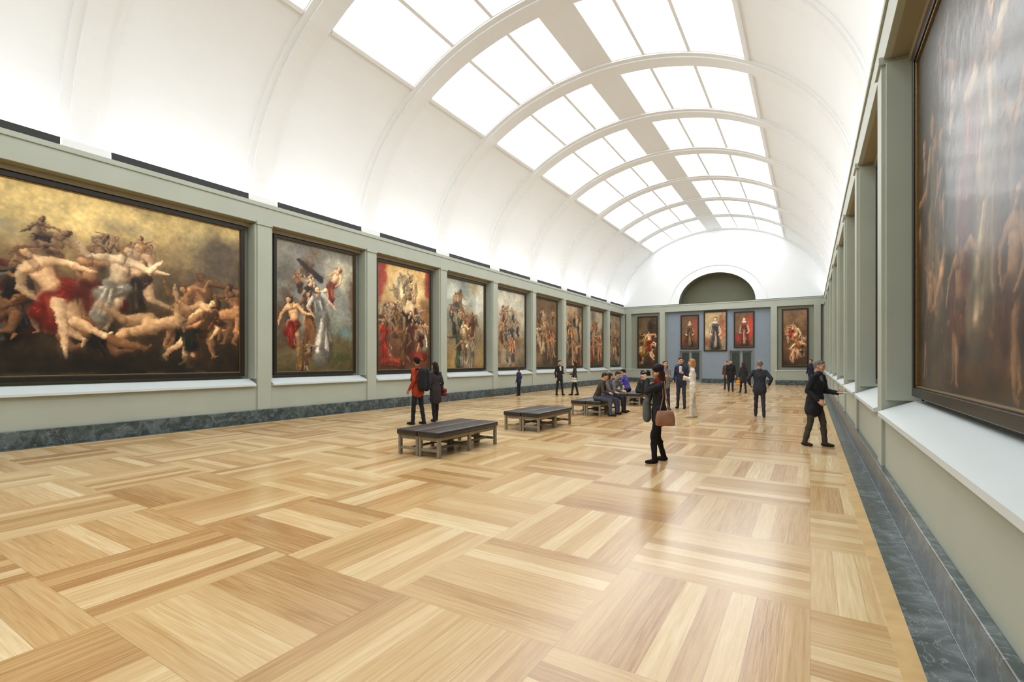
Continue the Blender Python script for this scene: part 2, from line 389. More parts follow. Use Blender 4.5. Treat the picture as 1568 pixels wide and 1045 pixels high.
    def crowd(s,n,x0,x1,y0,y1,H0,H1,pal,clp,ang=.45,bare=.5,dark=1.0):
        for i,yy in enumerate(sorted(s.rng.uniform(y0,y1,n),reverse=True)):
            sk=np.array(pal[s.rng.randint(len(pal))])*s.rng.uniform(.7,1.04)*dark
            cl=clp[s.rng.randint(len(clp))] if s.rng.rand()<.8 else None
            if cl is not None: cl=np.array(cl)*s.rng.uniform(.6,1.15)*dark
            s.fig(s.rng.uniform(x0,x1),yy,s.rng.uniform(H0,H1),s.rng.uniform(-ang,ang),sk,cl,(64,44,30),bare=s.rng.rand()<bare)
    def finish(s,dk=1.18,warp=.026,tone=(1.0,.97,.90)):
        def W(amp,cell):
            dx=(s.noise(cell,3)-.5)*2*amp; dy=(s.noise(cell,3)-.5)*2*amp
            jx=np.clip(((s.X+dx)/s.w*s.W).astype(int),0,s.W-1); jy=np.clip(((s.Y+dy)/s.h*s.H).astype(int),0,s.H-1)
            s.img=s.img[jy,jx]
        W(warp*2.2,.40); W(warp,.10)
        k=max(2,int(.11*s.ppm))
        def blur(a,k):
            for ax in (0,1):
                a=sum(np.roll(a,i,ax) for i in range(-k,k+1))/(2*k+1)
            return a
        bl=blur(s.img,k); m=np.clip((s.noise(.5,4)-.46)*4,0,.55)[...,None]
        s.img=s.img*(1-m)+(bl*.8+s.img*.12)*m
        n=s.noise(.6,5); n2=s.noise(.07,3); n3=s.noise(.25,3)
        s.img*=(.72+.50*n+.26*(n2-.5))[...,None]
        s.img+= ((n3-.5)*22)[...,None]*np.array([1,.75,.4])
        s.img=np.clip(s.img*np.array(tone)*dk,0,255)
        return lin(s.img)
def canvas_mat():
    m,nt,b=newmat('oil_canvas')
    a=nt.nodes.new('ShaderNodeAttribute'); a.attribute_name='Col'
    nt.links.new(a.outputs['Color'],b.inputs['Base Color'])
    b.inputs['Roughness'].default_value=0.5; b.inputs['Specular IOR Level'].default_value=0.25
    b.inputs['Coat Weight'].default_value=0.42; b.inputs['Coat Roughness'].default_value=0.17
    n=nt.nodes.new('ShaderNodeTexNoise'); n.inputs['Scale'].default_value=5; n.inputs['Detail'].default_value=6
    tc=nt.nodes.new('ShaderNodeTexCoord'); nt.links.new(tc.outputs['Object'],n.inputs['Vector'])
    bp=nt.nodes.new('ShaderNodeBump'); bp.inputs['Strength'].default_value=0.22; bp.inputs['Distance'].default_value=0.02
    nt.links.new(n.outputs['Fac'],bp.inputs['Height']); nt.links.new(bp.outputs['Normal'],b.inputs['Normal'])
    nt.links.new(bp.outputs['Normal'],b.inputs['Coat Normal'])
    return m
M_canvas=canvas_mat()
def hang(origin,udir,ndir,w,h,cv,fw=0.10,dep=0.10,name='painting',fin=None):
    O=Vector(origin);U=Vector(udir);Nn=Vector(ndir);Z=Vector((0,0,1)); O=O+Nn*0.012
    P=lambda u,z,n: tuple(O+U*u+Z*z+Nn*n)
    b=MB()
    def bx(u0,u1,z0,z1,n0,n1,m):
        v=[P(u0,z0,n0),P(u1,z0,n0),P(u1,z1,n0),P(u0,z1,n0),P(u0,z0,n1),P(u1,z0,n1),P(u1,z1,n1),P(u0,z1,n1)]
        b.add(v,[(0,3,2,1),(4,5,6,7),(0,1,5,4),(1,2,6,5),(2,3,7,6),(3,0,4,7)],m)
    g=0.022
    bx(0,w,0,fw,0,dep,0);bx(0,w,h-fw,h,0,dep,0);bx(0,fw,fw,h-fw,0,dep,0);bx(w-fw,w,fw,h-fw,0,dep,0)
    bx(fw,w-fw,fw,fw+g,0.01,dep-.02,1);bx(fw,w-fw,h-fw-g,h-fw,0.01,dep-.02,1);bx(fw,fw+g,fw+g,h-fw-g,0.01,dep-.02,1);bx(w-fw-g,w-fw,fw+g,h-fw-g,0.01,dep-.02,1)
    fo=b.obj(name,[M_frame,M_gold],bevel=0.008)
    W,H=cv.W,cv.H; cw=w-2*fw-g; ch=h-2*fw-g
    col=cv.finish(**(fin or {}))
    iu=np.linspace(fw+g/2,fw+g/2+cw,W); iz=np.linspace(fw+g/2,fw+g/2+ch,H)
    UU,ZZ=np.meshgrid(iu,iz)
    co=np.array(O)[None,None,:]+UU[...,None]*np.array(U)+ZZ[...,None]*np.array(Z)+np.array(Nn)*(dep-.05)
    me=bpy.data.meshes.new('canvas'); nv=W*H; nf=(W-1)*(H-1)
    me.vertices.add(nv); me.vertices.foreach_set('co',co.reshape(-1).astype(np.float32))
    idx=np.arange(nv).reshape(H,W)
    q=np.stack([idx[:-1,:-1],idx[:-1,1:],idx[1:,1:],idx[1:,:-1]],-1).reshape(-1)
    me.loops.add(nf*4); me.loops.foreach_set('vertex_index',q.astype(np.int32))
    me.polygons.add(nf); me.polygons.foreach_set('loop_start',(np.arange(nf)*4).astype(np.int32))
    me.polygons.foreach_set('loop_total',np.full(nf,4,np.int32))
    me.update(calc_edges=True); me.validate()
    at=me.color_attributes.new('Col','FLOAT_COLOR','POINT')
    c4=np.ones((nv,4),np.float32); c4[:,:3]=col.reshape(-1,3); at.data.foreach_set('color',c4.reshape(-1))
    me.materials.append(M_canvas)
    o=bpy.data.objects.new('canvas',me); sc.collection.objects.link(o); o.parent=fo
    return fo
SK=[(228,188,150),(214,166,124),(236,206,172),(190,136,98)]
RED=(160,44,32);WHT=(212,206,192);BRN=(112,76,48);GLD=(184,140,72);BLU=(76,94,120);GRN=(70,84,58);BLK=(34,30,28);PNK=(196,140,116);GRY=(130,128,122)
ZB,ZT=1.27,5.42
w,h=7.08,ZT-ZB
cv=Cv(7.08,h,58,3)
cv.grad([(0,(28,23,18)),(.15,(42,33,23)),(.4,(78,60,42)),(.62,(126,106,74)),(.82,(182,160,112)),(1,(186,168,118))])
cv.blob(.42,.88,2.4,.9,(222,200,142),.85,.9); cv.blob(.92,.72,1.4,1.2,(82,72,62),.95,.7); cv.blob(.75,.52,1.6,.6,(70,60,46),.8,.8)
cv.blob(.62,.84,.8,.3,(134,122,98),.6,.9); cv.blob(.1,.62,1.1,.9,(84,70,52),.7,.7); cv.blob(.84,.86,.7,.25,(136,122,94),.6,.9); cv.blob(.3,.74,.8,.3,(130,128,112),.6,.9)
cv.crowd(12,.02,.5,.52,.76,1.0,1.4,[(186,148,114),(204,166,128)],[(126,116,106),BRN,(104,76,62),(98,108,120)],.5,.6,.9)
cv.crowd(6,.46,.68,.66,.80,.8,1.1,[(192,154,120),(206,168,132)],[(130,112,92),BRN],.8,.8,.9)
cv.crowd(9,.0,.40,.34,.5,1.5,1.9,SK,[BRN,BLK,(110,50,38),GRY,BLU],.4,.35,.88)
cv.blob(.55,.35,1.4,.6,(32,26,20),.75,.6)
cv.drape((3.1,2.15),(4.2,1.7),.16,.24,RED,8); cv.drape((4.2,2.1),(4.9,2.2),.12,.15,(190,176,150),6)
cv.fig(.52,.50,1.9,.2,(174,130,94),(110,40,30),seed=11)
cv.fig(.66,.56,2.0,-.25,(226,192,156),(70,56,44),(130,90,50),seed=8)
cv.fig(.59,.50,2.3,.3,(246,220,188),WHT,(150,100,50),seed=5)
cv.crowd(6,.72,1.0,.24,.45,1.6,2.0,[(166,118,80),(196,144,102)],[BRN,BLK],.7,.7,.88)
cv.fig(.69,.30,2.2,1.5,(226,182,138),None,(60,40,25),seed=31); cv.fig(.82,.30,2.1,.5,(230,186,142),(30,40,34),(60,40,25),seed=37)
cv.fig(.54,.2,2.0,-1.1,(130,92,62),BLK,seed=41); cv.fig(.91,.38,1.9,1.2,(190,138,96),BRN,seed=44); cv.fig(.28,.22,2.2,.5,(118,84,58),BLK,seed=46)
cv.fig(.44,.42,2.5,-.25,(236,198,158),RED,(90,55,30),seed=21)
cv.cap((3.15,1.6),(3.25,.9),.15,.09,(240,206,168)); cv.cap((3.25,.9),(3.3,.4),.085,.045,(240,206,168))
cv.blob(.5,.03,4.0,.45,(24,20,16),.8,.7); cv.blob(.62,.08,1.5,.35,(24,20,16),.8,.7)
hang((XC-7.34,0.55,ZB),(0,1,0),(1,0,0),w,h,cv,.11,.12)
def bayY(k): return (YK(k)+0.46, YK(k+1)-0.46)
def P2(ppm=56):
    cv=Cv(3.0,h,ppm,12)
    cv.grad([(0,(74,66,44)),(.2,(98,90,64)),(.32,(108,114,108)),(.6,(130,134,134)),(1,(122,122,120))])
    cv.blob(.85,.8,.8,.6,(200,196,170),.9,.8); cv.blob(.1,.75,.9,.8,(88,86,84),.9,.8); cv.blob(.9,.32,.6,.25,(100,130,142),.8,.6)
    cv.blob(.1,.4,.6,1.2,(72,56,44),.9,.6); cv.blob(.45,.9,.6,.4,(100,80,66),.7,.9); cv.blob(.98,.6,.2,.9,(104,76,56),.8,.6)
    cv.crowd(5,.15,.55,.62,.80,.8,1.1,SK,[BRN,(120,110,100),PNK],.8,.6,.8)
    cv.drape((1.6,3.1),(.8,3.6),.14,.08,(62,48,42)); cv.fig(.70,.72,1.5,.5,(236,194,158),(150,70,50),(160,110,60),seed=3)
    cv.fig(.40,.42,1.9,-.1,(210,168,130),BRN,bare=False,seed=14); cv.fig(.20,.36,2.0,.1,(224,178,136),RED,seed=9)
    cv.fig(.56,.46,2.1,-.1,(228,190,158),(178,180,182),(96,70,40),bare=False,legs=False,seed=7)
    cv.drape((1.75,1.9),(1.7,.5),.2,.42,(192,192,190),12)
    cv.crowd(2,.2,.4,.12,.16,1.0,1.2,SK,[GLD,BRN],.4,.8); cv.blob(.85,.12,.5,.2,(58,66,38),.8,.6)
    return cv
def P3(ppm=52):
    cv=Cv(3.0,h,ppm,22)
    cv.grad([(0,(74,42,30)),(.3,(98,70,50)),(.6,(176,146,102)),(1,(206,174,118))])
    cv.blob(.5,.8,1.0,.9,(244,230,188),.9,.7); cv.blob(.5,.62,.9,.3,(212,200,172),.6,.8)
    cv.blob(.02,.85,.5,1.3,(142,56,40),1,.4); cv.blob(1.0,.9,.45,.9,(150,64,46),1,.4); cv.blob(.92,.6,.4,.6,(124,88,58),.9,.5)
    cv.crowd(9,.25,.75,.70,.86,.8,1.05,[(240,212,168),(228,194,146)],[(224,182,126),WHT],.7,.6)
    cv.crowd(10,.05,.95,.42,.58,1.1,1.5,SK,[BRN,GLD,BLU,PNK],.3,.3,.94)
    cv.fig(.55,.38,1.9,0,(230,190,155),BLK,bare=False,seed=4)
    cv.crowd(8,.08,.95,.2,.36,1.3,1.7,SK,[RED,BRN,GLD,(120,66,48),WHT],.3,.3,.97)
    cv.drape((.3,.3),(1.2,.25),.2,.2,(170,70,44)); cv.drape((2.0,.5),(2.7,.5),.25,.2,(150,46,34))
    return cv
def gen(seed,sky,mid,low,pal,acc,n=16,ppm=40,lo=(.16,.74),wh=(3.0,4.15),sz=1.35,dk=1):
    cv=Cv(wh[0],wh[1],ppm,seed)
    cv.grad([(0,low),(.35,mid),(.75,sky),(1,np.array(sky)*.95)])
    for _ in range(7):
        c=(sky,mid,low,acc)[cv.rng.randint(4)]; cv.blob(cv.rng.rand(),cv.rng.rand(),cv.rng.uniform(.2,.35)*wh[0],cv.rng.uniform(.1,.25)*wh[1],np.array(c)*cv.rng.uniform(.75,1.25),.7,.8)
    if n>3:
        cv.crowd(n//2,.12,.88,.5,lo[1]+.05,sz*.75,sz,SK,pal,.5,.5,.88*dk)
        cv.crowd(n-n//2,.15,.85,lo[0],.46,sz*1.05,sz*1.45,SK,pal,.25,.4,1.0*dk)
    return cv
cvs={0:P2(),1:P3(),
2:gen(31,(178,186,184),(126,118,98),(136,110,68),[WHT,GRN,BRN,GLD,(190,182,160),RED],(110,122,122),17,46),
3:gen(42,(180,180,172),(138,124,106),(80,68,50),[WHT,GRY,PNK,BRN,(160,158,156),BLU],(150,138,120),15,42),
4:gen(53,(112,92,68),(82,62,44),(50,40,31),[BRN,(140,70,48),GLD,(190,170,140)],(66,54,40),15,38),
5:gen(64,(170,144,112),(116,94,70),(74,62,50),[BLU,BRN,WHT,GLD,RED],(126,96,70),15,34),
6:gen(75,(150,142,130),(116,92,74),(68,56,46),[BRN,PNK,GRY,RED],(126,88,64),13,32),
7:gen(86,(130,118,100),(96,80,64),(58,48,40),[BRN,GLD,PNK],(102,82,64),13,30)}
for k in range(0,8):
    a,c=bayY(k); c=min(c,YE-.35)
    hang((XC-7.34,a,ZB),(0,1,0),(1,0,0),c-a,h,cvs[k],.09,.12)
for k in (-4,-3):
    a,c=bayY(k); hang((XC-7.34,a,ZB),(0,1,0),(1,0,0),c-a,h,gen(90+k,(130,110,76),(90,70,50),(46,38,28),[BRN,RED,GLD],(70,56,40),8,16),.09,.12)
# right wall, large dark canvas (Y 0.55..7.63 ; u=0 is the far end)
cv=Cv(7.08,h,50,77)
cv.grad([(0,(56,44,32)),(.12,(78,56,38)),(.3,(58,48,38)),(.7,(62,58,52)),(1,(66,64,60))])
cv.blob(.5,.10,3.5,.35,(112,80,48),.6,.8); cv.blob(.25,.5,1.0,.9,(40,34,28),.8,.7); cv.blob(.6,.45,.9,.8,(44,38,32),.8,.7)
for xx,cl,sd,hh in ((.05,(96,66,48),1,2.4),(.13,(150,128,100),2,2.6),(.22,(66,56,48),3,2.5),(.31,(140,56,42),4,2.7),(.40,(176,162,138),5,2.8),(.50,(70,58,48),6,2.6),(.60,(110,76,52),7,2.6),(.72,(90,80,70),8,2.6),(.86,(96,66,48),9,2.6)):
    cv.fig(xx,.46,hh,.05,(188,150,116),cl,bare=False,seed=sd)
for xx,sd in ((.09,61),(.27,62),(.46,63),(.66,64)): cv.fig(xx,.2,1.5,.2,(190,148,110),(120,74,50),seed=sd)
cv.crowd(8,.1,.9,.72,.84,1.,1.4,[(140,118,96)],[BRN,(100,92,82)],.8,.6,.85)
hang((XC+7.34,7.63,ZB),(0,-1,0),(-1,0,0),7.08,h,cv,.11,.12,fin=dict(dk=.95,tone=(1,.97,.92),warp=.02))
for k in range(0,8):
    a,c=bayY(k); c=min(c,YE-.35)
    hang((XC+7.34,c,ZB),(0,-1,0),(-1,0,0),c-a,h,gen(120+k,(130,116,92),(92,74,54),(50,40,30),[BRN,RED,GLD,WHT],(76,60,44),9,18),.09,.12)
def endp(x0,x1,z0,z1,y,cv,**k): hang((x0,y,z0),(1,0,0),(0,-1,0),x1-x0,z1-z0,cv,.08,.08,fin=dict(warp=.02,dk=1.3,**k))
c1=gen(201,(84,70,54),(72,54,40),(36,31,26),[RED,(150,60,40),BRN],(50,42,34),7,40,(.25,.55),(1.6,4.2),1.3)
c1.fig(.6,.5,2.0,.0,(226,186,146),RED,seed=2); c1.fig(.35,.42,1.6,.1,(210,170,130),GLD,bare=False,seed=5)
endp(-12.05,-10.42,1.12,5.32,yW,c1)
def portrait(w_,h_,seed,dress,bgc,hd,acc,sheen):
    cv=Cv(w_,h_,48,seed); cv.grad([(0,np.array(bgc)*.6),(.5,bgc),(1,np.array(bgc)*.9)])
    cv.blob(.85,.6,.35,1.3,acc,.9,.5); cv.blob(.1,.25,.5,.5,np.array(acc)*.8,.8,.5)
    cx=w_*.5; T=lambda x,y:(cx+w_*x,h_*y)
    cv.drape(T(0,.60),T(0,.08),w_*.16,w_*.34,dress,12)
    cv.cap(T(-.1,.64),T(.1,.64),w_*.11,w_*.11,dress)
    cv.drape(T(-.19,.62),T(-.24,.44),w_*.07,w_*.06,sheen,4); cv.drape(T(.19,.62),T(.25,.44),w_*.07,w_*.06,sheen,4)
    cv.drape(T(.0,.5),T(.02,.1),w_*.04,w_*.1,sheen,4)
    cv.cap(T(-.24,.43),T(-.16,.40),w_*.04,w_*.03,(230,194,160)); cv.cap(T(.25,.43),T(.17,.39),w_*.04,w_*.03,(230,194,160))
    cv.cap(T(-.05,.725),T(.05,.725),w_*.075,w_*.075,(222,216,204)); cv.cap(T(0,.83),T(0,.80),w_*.115,w_*.1,hd); cv.cap(T(.01,.805),T(.01,.775),w_*.085,w_*.065,(236,202,170))
    return cv
endp(-8.66,-7.30,2.62,5.28,yR,portrait(1.36,2.66,5,(96,70,54),(96,74,58),(90,62,42),(140,70,50),(170,140,100)))
endp(-6.95,-5.30,2.44,5.48,yR,portrait(1.65,3.04,6,(70,66,74),(176,160,130),(130,96,60),(140,84,62),(186,176,160)))
endp(-4.84,-3.46,2.68,5.35,yR,portrait(1.38,2.67,7,(120,44,38),(104,78,60),(96,66,44),(160,52,42),(206,190,166)))
c2=gen(208,(110,86,62),(96,66,48),(50,38,28),[GLD,(190,120,84),BRN],(80,58,42),7,40,(.3,.55),(1.6,4.1),1.2)
c2.fig(.55,.5,2.0,-.1,(238,194,154),(170,110,64),seed=3); c2.fig(.4,.2,1.2,.2,(228,180,140),None,seed=6); c2.fig(.4,.62,1.3,.3,(226,170,130),RED,seed=16)
endp(-1.72,-0.10,1.27,5.37,yW,c2)
# ---------------------------------------------------------------- benches
M_leather=noisy('black_leather',(46,43,43),0.35,0.12,6,0.5,0.15,bscale=40)
M_bwood=noisy('weathered_oak',(140,130,112),0.6,0.15,10,0.3,0.2,bscale=30)
def bench(cx,cy):
    root=bpy.data.objects.new('gallery_bench',None); root.location=(cx,cy,0); sc.collection.objects.link(root)
    f=MB()
    for sx in (-1,1):
        for yy in (-.88,0,.88):
            for x in (sx*.455,sx*.035):
                f.box((x-.027,yy-.03,0),(x+.027,yy+.03,.36))
            f.box((sx*.43,yy-.018,.10),(sx*.06,yy+.018,.15))
            f.box((sx*.43,yy-.018,.29),(sx*.06,yy+.018,.36))
        for x in (sx*.455,sx*.035):
            for a,c in ((-.85,-.03),(.03,.85)):
                f.box((x-.014,a,.30),(x+.014,c,.36))
        f.box((sx*.245-.02,-.862,.105),(sx*.245+.02,-.018,.145)); f.box((sx*.245-.02,.018,.105),(sx*.245+.02,.862,.145))
    f.obj('frame',[M_bwood],bevel=0.004,parent=root)
    s=MB()
    for sx in (-1,1):
        a,c=sorted((sx*.006,sx*.495))
        s.box((a,-.95,.362),(c,.95,.465))
    s.obj('seat_pads',[M_leather],bevel=0.03,seg=4,smooth=True,parent=root)
    return root
for yy in (7.42,11.05,15.0,19.05): bench(-5.95,yy)
# ---------------------------------------------------------------- people
def capsule(p0,p1,r0,r1,ky=1.0,n=14,m=4):
    p0=np.array(p0,float);p1=np.array(p1,float)
    yc=p0[1]; q0=p0.copy();q1=p1.copy(); q0[1]=0; q1[1]=(p1[1]-yc)/ky
    d=q1-q0; L=np.linalg.norm(d)
    ax=d/L if L>1e-6 else np.array([0,0,1.])
    t=np.array([1.,0,0]) if abs(ax[0])<.8 else np.array([0,1.,0])
    u=np.cross(ax,t);u/=np.linalg.norm(u);w_=np.cross(ax,u)
    V=[q0-ax*r0]; rings=[]
    for i in range(1,m+1):
        a=-math.pi/2+math.pi/2*i/m; rings.append((q0+ax*r0*math.sin(a),r0*math.cos(a)))
    for i in range(0,m):
        a=math.pi/2*i/m; rings.append((q1+ax*r1*math.sin(a),r1*math.cos(a)))
    for c,r in rings:
        for j in range(n):
            b_=2*math.pi*j/n; V.append(c+(u*math.cos(b_)+w_*math.sin(b_))*r)
    V.append(q1+ax*r1); V=np.array(V); V[:,1]=V[:,1]*ky+yc
    F=[]
    for j in range(n): F.append((0,1+(j+1)%n,1+j))
    R=len(rings)
    for i in range(R-1):
        for j in range(n):
            a=1+i*n+j;b_=1+i*n+(j+1)%n; F.append((a,b_,b_+n,a+n))
    l=len(V)-1
    for j in range(n): F.append((l,1+(R-1)*n+j,1+(R-1)*n+(j+1)%n))
    return V,F
def sdf(P,pr_):
    p0,p1,r0,r1,tag,ky=pr_
    p0=np.array(p0,float);p1=np.array(p1,float); yc=p0[1]
    Q=P.copy(); Q[:,1]=(Q[:,1]-yc)/ky; a=p0.copy();a[1]=0; b_=p1.copy(); b_[1]=(p1[1]-yc)/ky
    d=b_-a; L2=max(1e-9,d@d); t=np.clip((Q-a)@d/L2,0,1)
    return np.linalg.norm(Q-(a+t[:,None]*d),axis=1)-(r0+(r1-r0)*t)
def remesh(prims,vox,smooth=3):
    V=[];F=[];o=0
    for p in prims:
        v,f=capsule(p[0],p[1],p[2],p[3],p[5]); V.append(v); F+=[tuple(i+o for i in q) for q in f]; o+=len(v)
    V=np.concatenate(V)
    me=bpy.data.meshes.new('tmp'); me.from_pydata(V.tolist(),[],F); me.update()
    ob=bpy.data.objects.new('tmp',me); sc.collection.objects.link(ob)
    m=ob.modifiers.new('r','REMESH'); m.mode='VOXEL'; m.voxel_size=vox
    if smooth: s=ob.modifiers.new('s','SMOOTH'); s.factor=.5; s.iterations=smooth
    dg=bpy.context.evaluated_depsgraph_get(); ev=ob.evaluated_get(dg); em=ev.to_mesh()
    nv=len(em.vertices); co=np.empty(nv*3); em.vertices.foreach_get('co',co); co=co.reshape(-1,3)
    fs=[tuple(p.vertices) for p in em.polygons]
    no=np.empty(nv*3); em.vertices.foreach_get('normal',no); no=no.reshape(-1,3)
    ev.to_mesh_clear(); bpy.data.objects.remove(ob); bpy.data.meshes.remove(me)
    cen=np.array([co[list(f)].mean(0) for f in fs])
    D=np.stack([sdf(cen,p) for p in prims]); tg=[prims[i][4] for i in D.argmin(0)]
    return co,fs,tg,no
def ik(a,c,l1,l2,pole):
    a=np.array(a,float);c=np.array(c,float); d=c-a; L=np.linalg.norm(d); Lm=(l1+l2)*.999
    if L>Lm: c=a+d/L*Lm; d=c-a; L=Lm
    x=(l1*l1-l2*l2+L*L)/(2*L); hh=math.sqrt(max(0,l1*l1-x*x)); n=d/L
    p=np.array(pole,float); p=p-n*(p@n); p/=max(1e-6,np.linalg.norm(p))
    return a+n*x+p*hh, c
def hand_prims(wr,dirv,nrm,side_,curl=.4):
    d=np.array(dirv,float);d/=np.linalg.norm(d); n=np.array(nrm,float); n=n-d*(n@d); n/=np.linalg.norm(n); s=np.cross(d,n)*side_
    P=[]; wr=np.array(wr,float)
    for L,o in zip([.072,.080,.074,.058],[.031,.0105,-.0105,-.030]):
        k=wr+d*.088+s*o
        P.append((wr+s*o*.55-d*.02,k,.0165,.0125,'skin',1))
        a=curl; p=k; dd=d*math.cos(a)-n*math.sin(a)
        q=p+dd*L*.45; P.append((p,q,.0098,.009,'skin',1)); a+=curl*1.1; dd=d*math.cos(a)-n*math.sin(a)
        q2=q+dd*L*.3; P.append((q,q2,.009,.0082,'skin',1)); a+=curl*.8; dd=d*math.cos(a)-n*math.sin(a)
        P.append((q2,q2+dd*L*.25,.0082,.007,'skin',1))
    t0=wr+d*.025+s*.03; t1=t0+(d*.65+s*.6-n*.35)*.038; t2=t1+(d*.85+s*.25-n*.3)*.03
    P.append((wr+d*.01+s*.012,t0,.017,.0145,'skin',1)); P.append((t0,t1,.0135,.0105,'skin',1)); P.append((t1,t2,.0105,.0085,'skin',1))
    return P
def person(name,loc,yaw,H,top,bottom,shoe=(30,28,26),hair=(50,36,26),skin=(205,160,130),pel=(0,0,.95),lean=0.03,twist=0,
           feet=((-.10,.0,.07),(.10,.03,.07)),foot_yaw=(6,-6),hands=None,hand_dir=(None,None),hand_n=(None,None),curl=(.35,.35),
           head=(0,0),hstyle='short',coat=0.10,inner=None,bulk=1.0,hat=None,female=False,vx=.011,scarf=None,armpole=((-.25,-1,-.2),(.25,-1,-.2)),kneepole=(0,1,0)):
    Pv=np.array(pel,float); up=np.array([0,math.sin(lean),math.cos(lean)]); rx=np.array([1.,0,0])
    tw=math.radians(twist); rs=np.array([math.cos(tw),math.sin(tw),0])
    SW=.150 if female else .170
    B=bulk; T=[]
    def A(p0,p1,r0,r1,tag,ky=1.0): T.append((np.array(p0,float),np.array(p1,float),r0,r1,tag,ky))
    ch=Pv+up*.34; wa=Pv+up*.17; sh=Pv+up*.47; nb=Pv+up*.53
    hipw=.07 if not female else .08
    A(Pv-rx*hipw,Pv+rx*hipw,.103,.103,'bottom',.95)
    A(Pv+up*.04,wa,.113*B,.108*B,'top',.88); A(wa,ch,.108*B,.122*B,'top',.84); A(ch,sh-up*.02,.122*B,.075*B,'top',.86)
    for sg in (-1,1):
        A(Pv+rx*sg*.055+up*.05,wa+rx*sg*.04,.108*B,.100*B,'top',.88)
        A(wa+rx*sg*.04,ch+rs*sg*.07,.100*B,.106*B,'top',.85)
        A(ch+rs*sg*.07,sh+rs*sg*.085-up*.03,.106*B,.070*B,'top',.88)
        A(nb+rs*sg*.03-up*.035,sh+rs*sg*SW,.050,.058,'top')
        if coat>0: A(Pv+rx*sg*.055+up*.05,Pv+rx*sg*.06-up*coat,.114*B,.122*B,'top',.95)
        if female: A(ch+rs*sg*.055+np.array([0,.05,-.01]),ch+rs*sg*.055+np.array([0,.065,-.02]),.052,.046,'top')
    if coat>0: A(Pv+up*.05,Pv-up*coat,.118*B,.126*B,'top',.95)
    if inner: A(ch+np.array([0,.085,-.02]),sh+np.array([0,.055,.0]),.042,.05,'inner',.8)
    A(nb-up*.05,nb+up*.09,.052,.050,'skin')
    A(nb-up*.03,nb+up*.015,.070,.060,'top')
    if scarf: A(nb-rx*.03+np.array([0,.01,.02]),nb+rx*.03+np.array([0,.01,.02]),.066,.066,'scarf')
    joints={}
    for i,sg in enumerate((-1,1)):
        hp=Pv+rx*sg*.085-np.array([0,0,.03]); an=np.array(feet[i],float)
        kn,an=ik(hp,an,.43,.42,kneepole)
        A(hp,kn,.085,.060,'bottom'); A(kn,an,.060,.050,'bottom')
        A(kn+(an-kn)*.25,kn+(an-kn)*.3+np.array([0,-.012,0]),.056,.055,'bottom')
        fy=math.radians(foot_yaw[i]); fd=np.array([-math.sin(fy),math.cos(fy),0])
        az=an[2]
        drop=np.array([0,0,-(min(az,.07)-.038)]) if az<.1 else np.array([0,0,-.035])
        tz=0 if az<.1 else -.05
        A(an-fd*.035+drop,an+fd*.06+drop,.038,.042,'shoe'); A(an+fd*.06+drop,an+fd*.15+drop+np.array([0,0,tz-.004]),.042,.032,'shoe'); A(an,an+drop*.5,.042,.042,'shoe')
    HP=[]
    if hands is None: hands=((-.235,.06,.90),(.235,.06,.90))
    for i,sg in enumerate((-1,1)):
        s0=sh+rs*sg*SW; el,wr=ik(s0,hands[i],.285,.255,armpole[i])
        A(s0,el,.057*B,.048*B,'top'); A(el,wr,.048*B,.036*B,'top')
        d=hand_dir[i] if hand_dir[i] is not None else (wr-el)+np.array([0,.02,0])
        n=hand_n[i] if hand_n[i] is not None else (sg,0.2,0.1)
        dn=np.array(d,float)/np.linalg.norm(d)
        nn=np.array(n,float); s_=np.cross(dn,nn); side_=1 if (s_@np.array([0,1,.6]))>0 else -1
        A(wr,wr+dn*.03,.026,.024,'skin')
        HP+=hand_prims(wr+dn*.012,dn,nn,side_,curl[i]); joints['wr%d'%i]=wr; joints['hd%d'%i]=dn
    hy,hp_=math.radians(head[0]),math.radians(head[1])
    R=np.array(Matrix.Rotation(hy,3,'Z'))@np.array(Matrix.Rotation(hp_,3,'X'))
    hc=nb+up*.085+np.array([0,.02,.075])
    Hd=[]
    def Hh(p0,p1,r0,r1,tag,ky=1.0): Hd.append((np.array(p0,float),np.array(p1,float),r0,r1,tag,ky))
    Hh((0,-.012,.03),(0,-.005,.035),.076,.076,'skin',1.2)
    Hh((0,.030,.0),(0,.035,-.055),.062,.048,'skin'); Hh((0,.045,-.075),(0,.056,-.082),.034,.027,'skin')
    Hh((-.035,.045,-.02),(.035,.045,-.02),.038,.038,'skin'); Hh((-.02,.070,.045),(.02,.070,.045),.022,.022,'skin')
    Hh((0,.088,.012),(0,.102,-.018),.010,.014,'skin')
    Hh((0,-.04,-.02),(0,-.03,-.10),.055,.052,'skin')
    for sg in (-1,1):
        Hh((sg*.076,-.005,.012),(sg*.073,0,-.022),.015,.011,'skin',1.3)
        Hh((sg*.029,.0845,.012),(sg*.030,.0845,.012),.0085,.0085,'eye')
        Hh((sg*.022,.089,.031),(sg*.040,.083,.032),.0045,.0045,'hair')
    Hh((-.015,.084,-.048),(.015,.084,-.048),.007,.007,'lip')
    if hstyle!='bald':
        Hh((0,-.026,.052),(0,-.022,.056),.083,.083,'hair',1.15); Hh((0,-.05,.0),(0,-.055,-.03),.068,.052,'hair')
        Hh((-.045,.045,.088),(.045,.045,.088),.026,.026,'hair')
        for sg in (-1,1): Hh((sg*.066,-.03,.04),(sg*.066,-.03,.0),.024,.020,'hair')
    else:
        for sg in (-1,1): Hh((sg*.060,-.04,.03),(sg*.058,-.05,-.02),.030,.026,'hair')
        Hh((-.03,-.085,.0),(.03,-.085,.0),.028,.028,'hair')
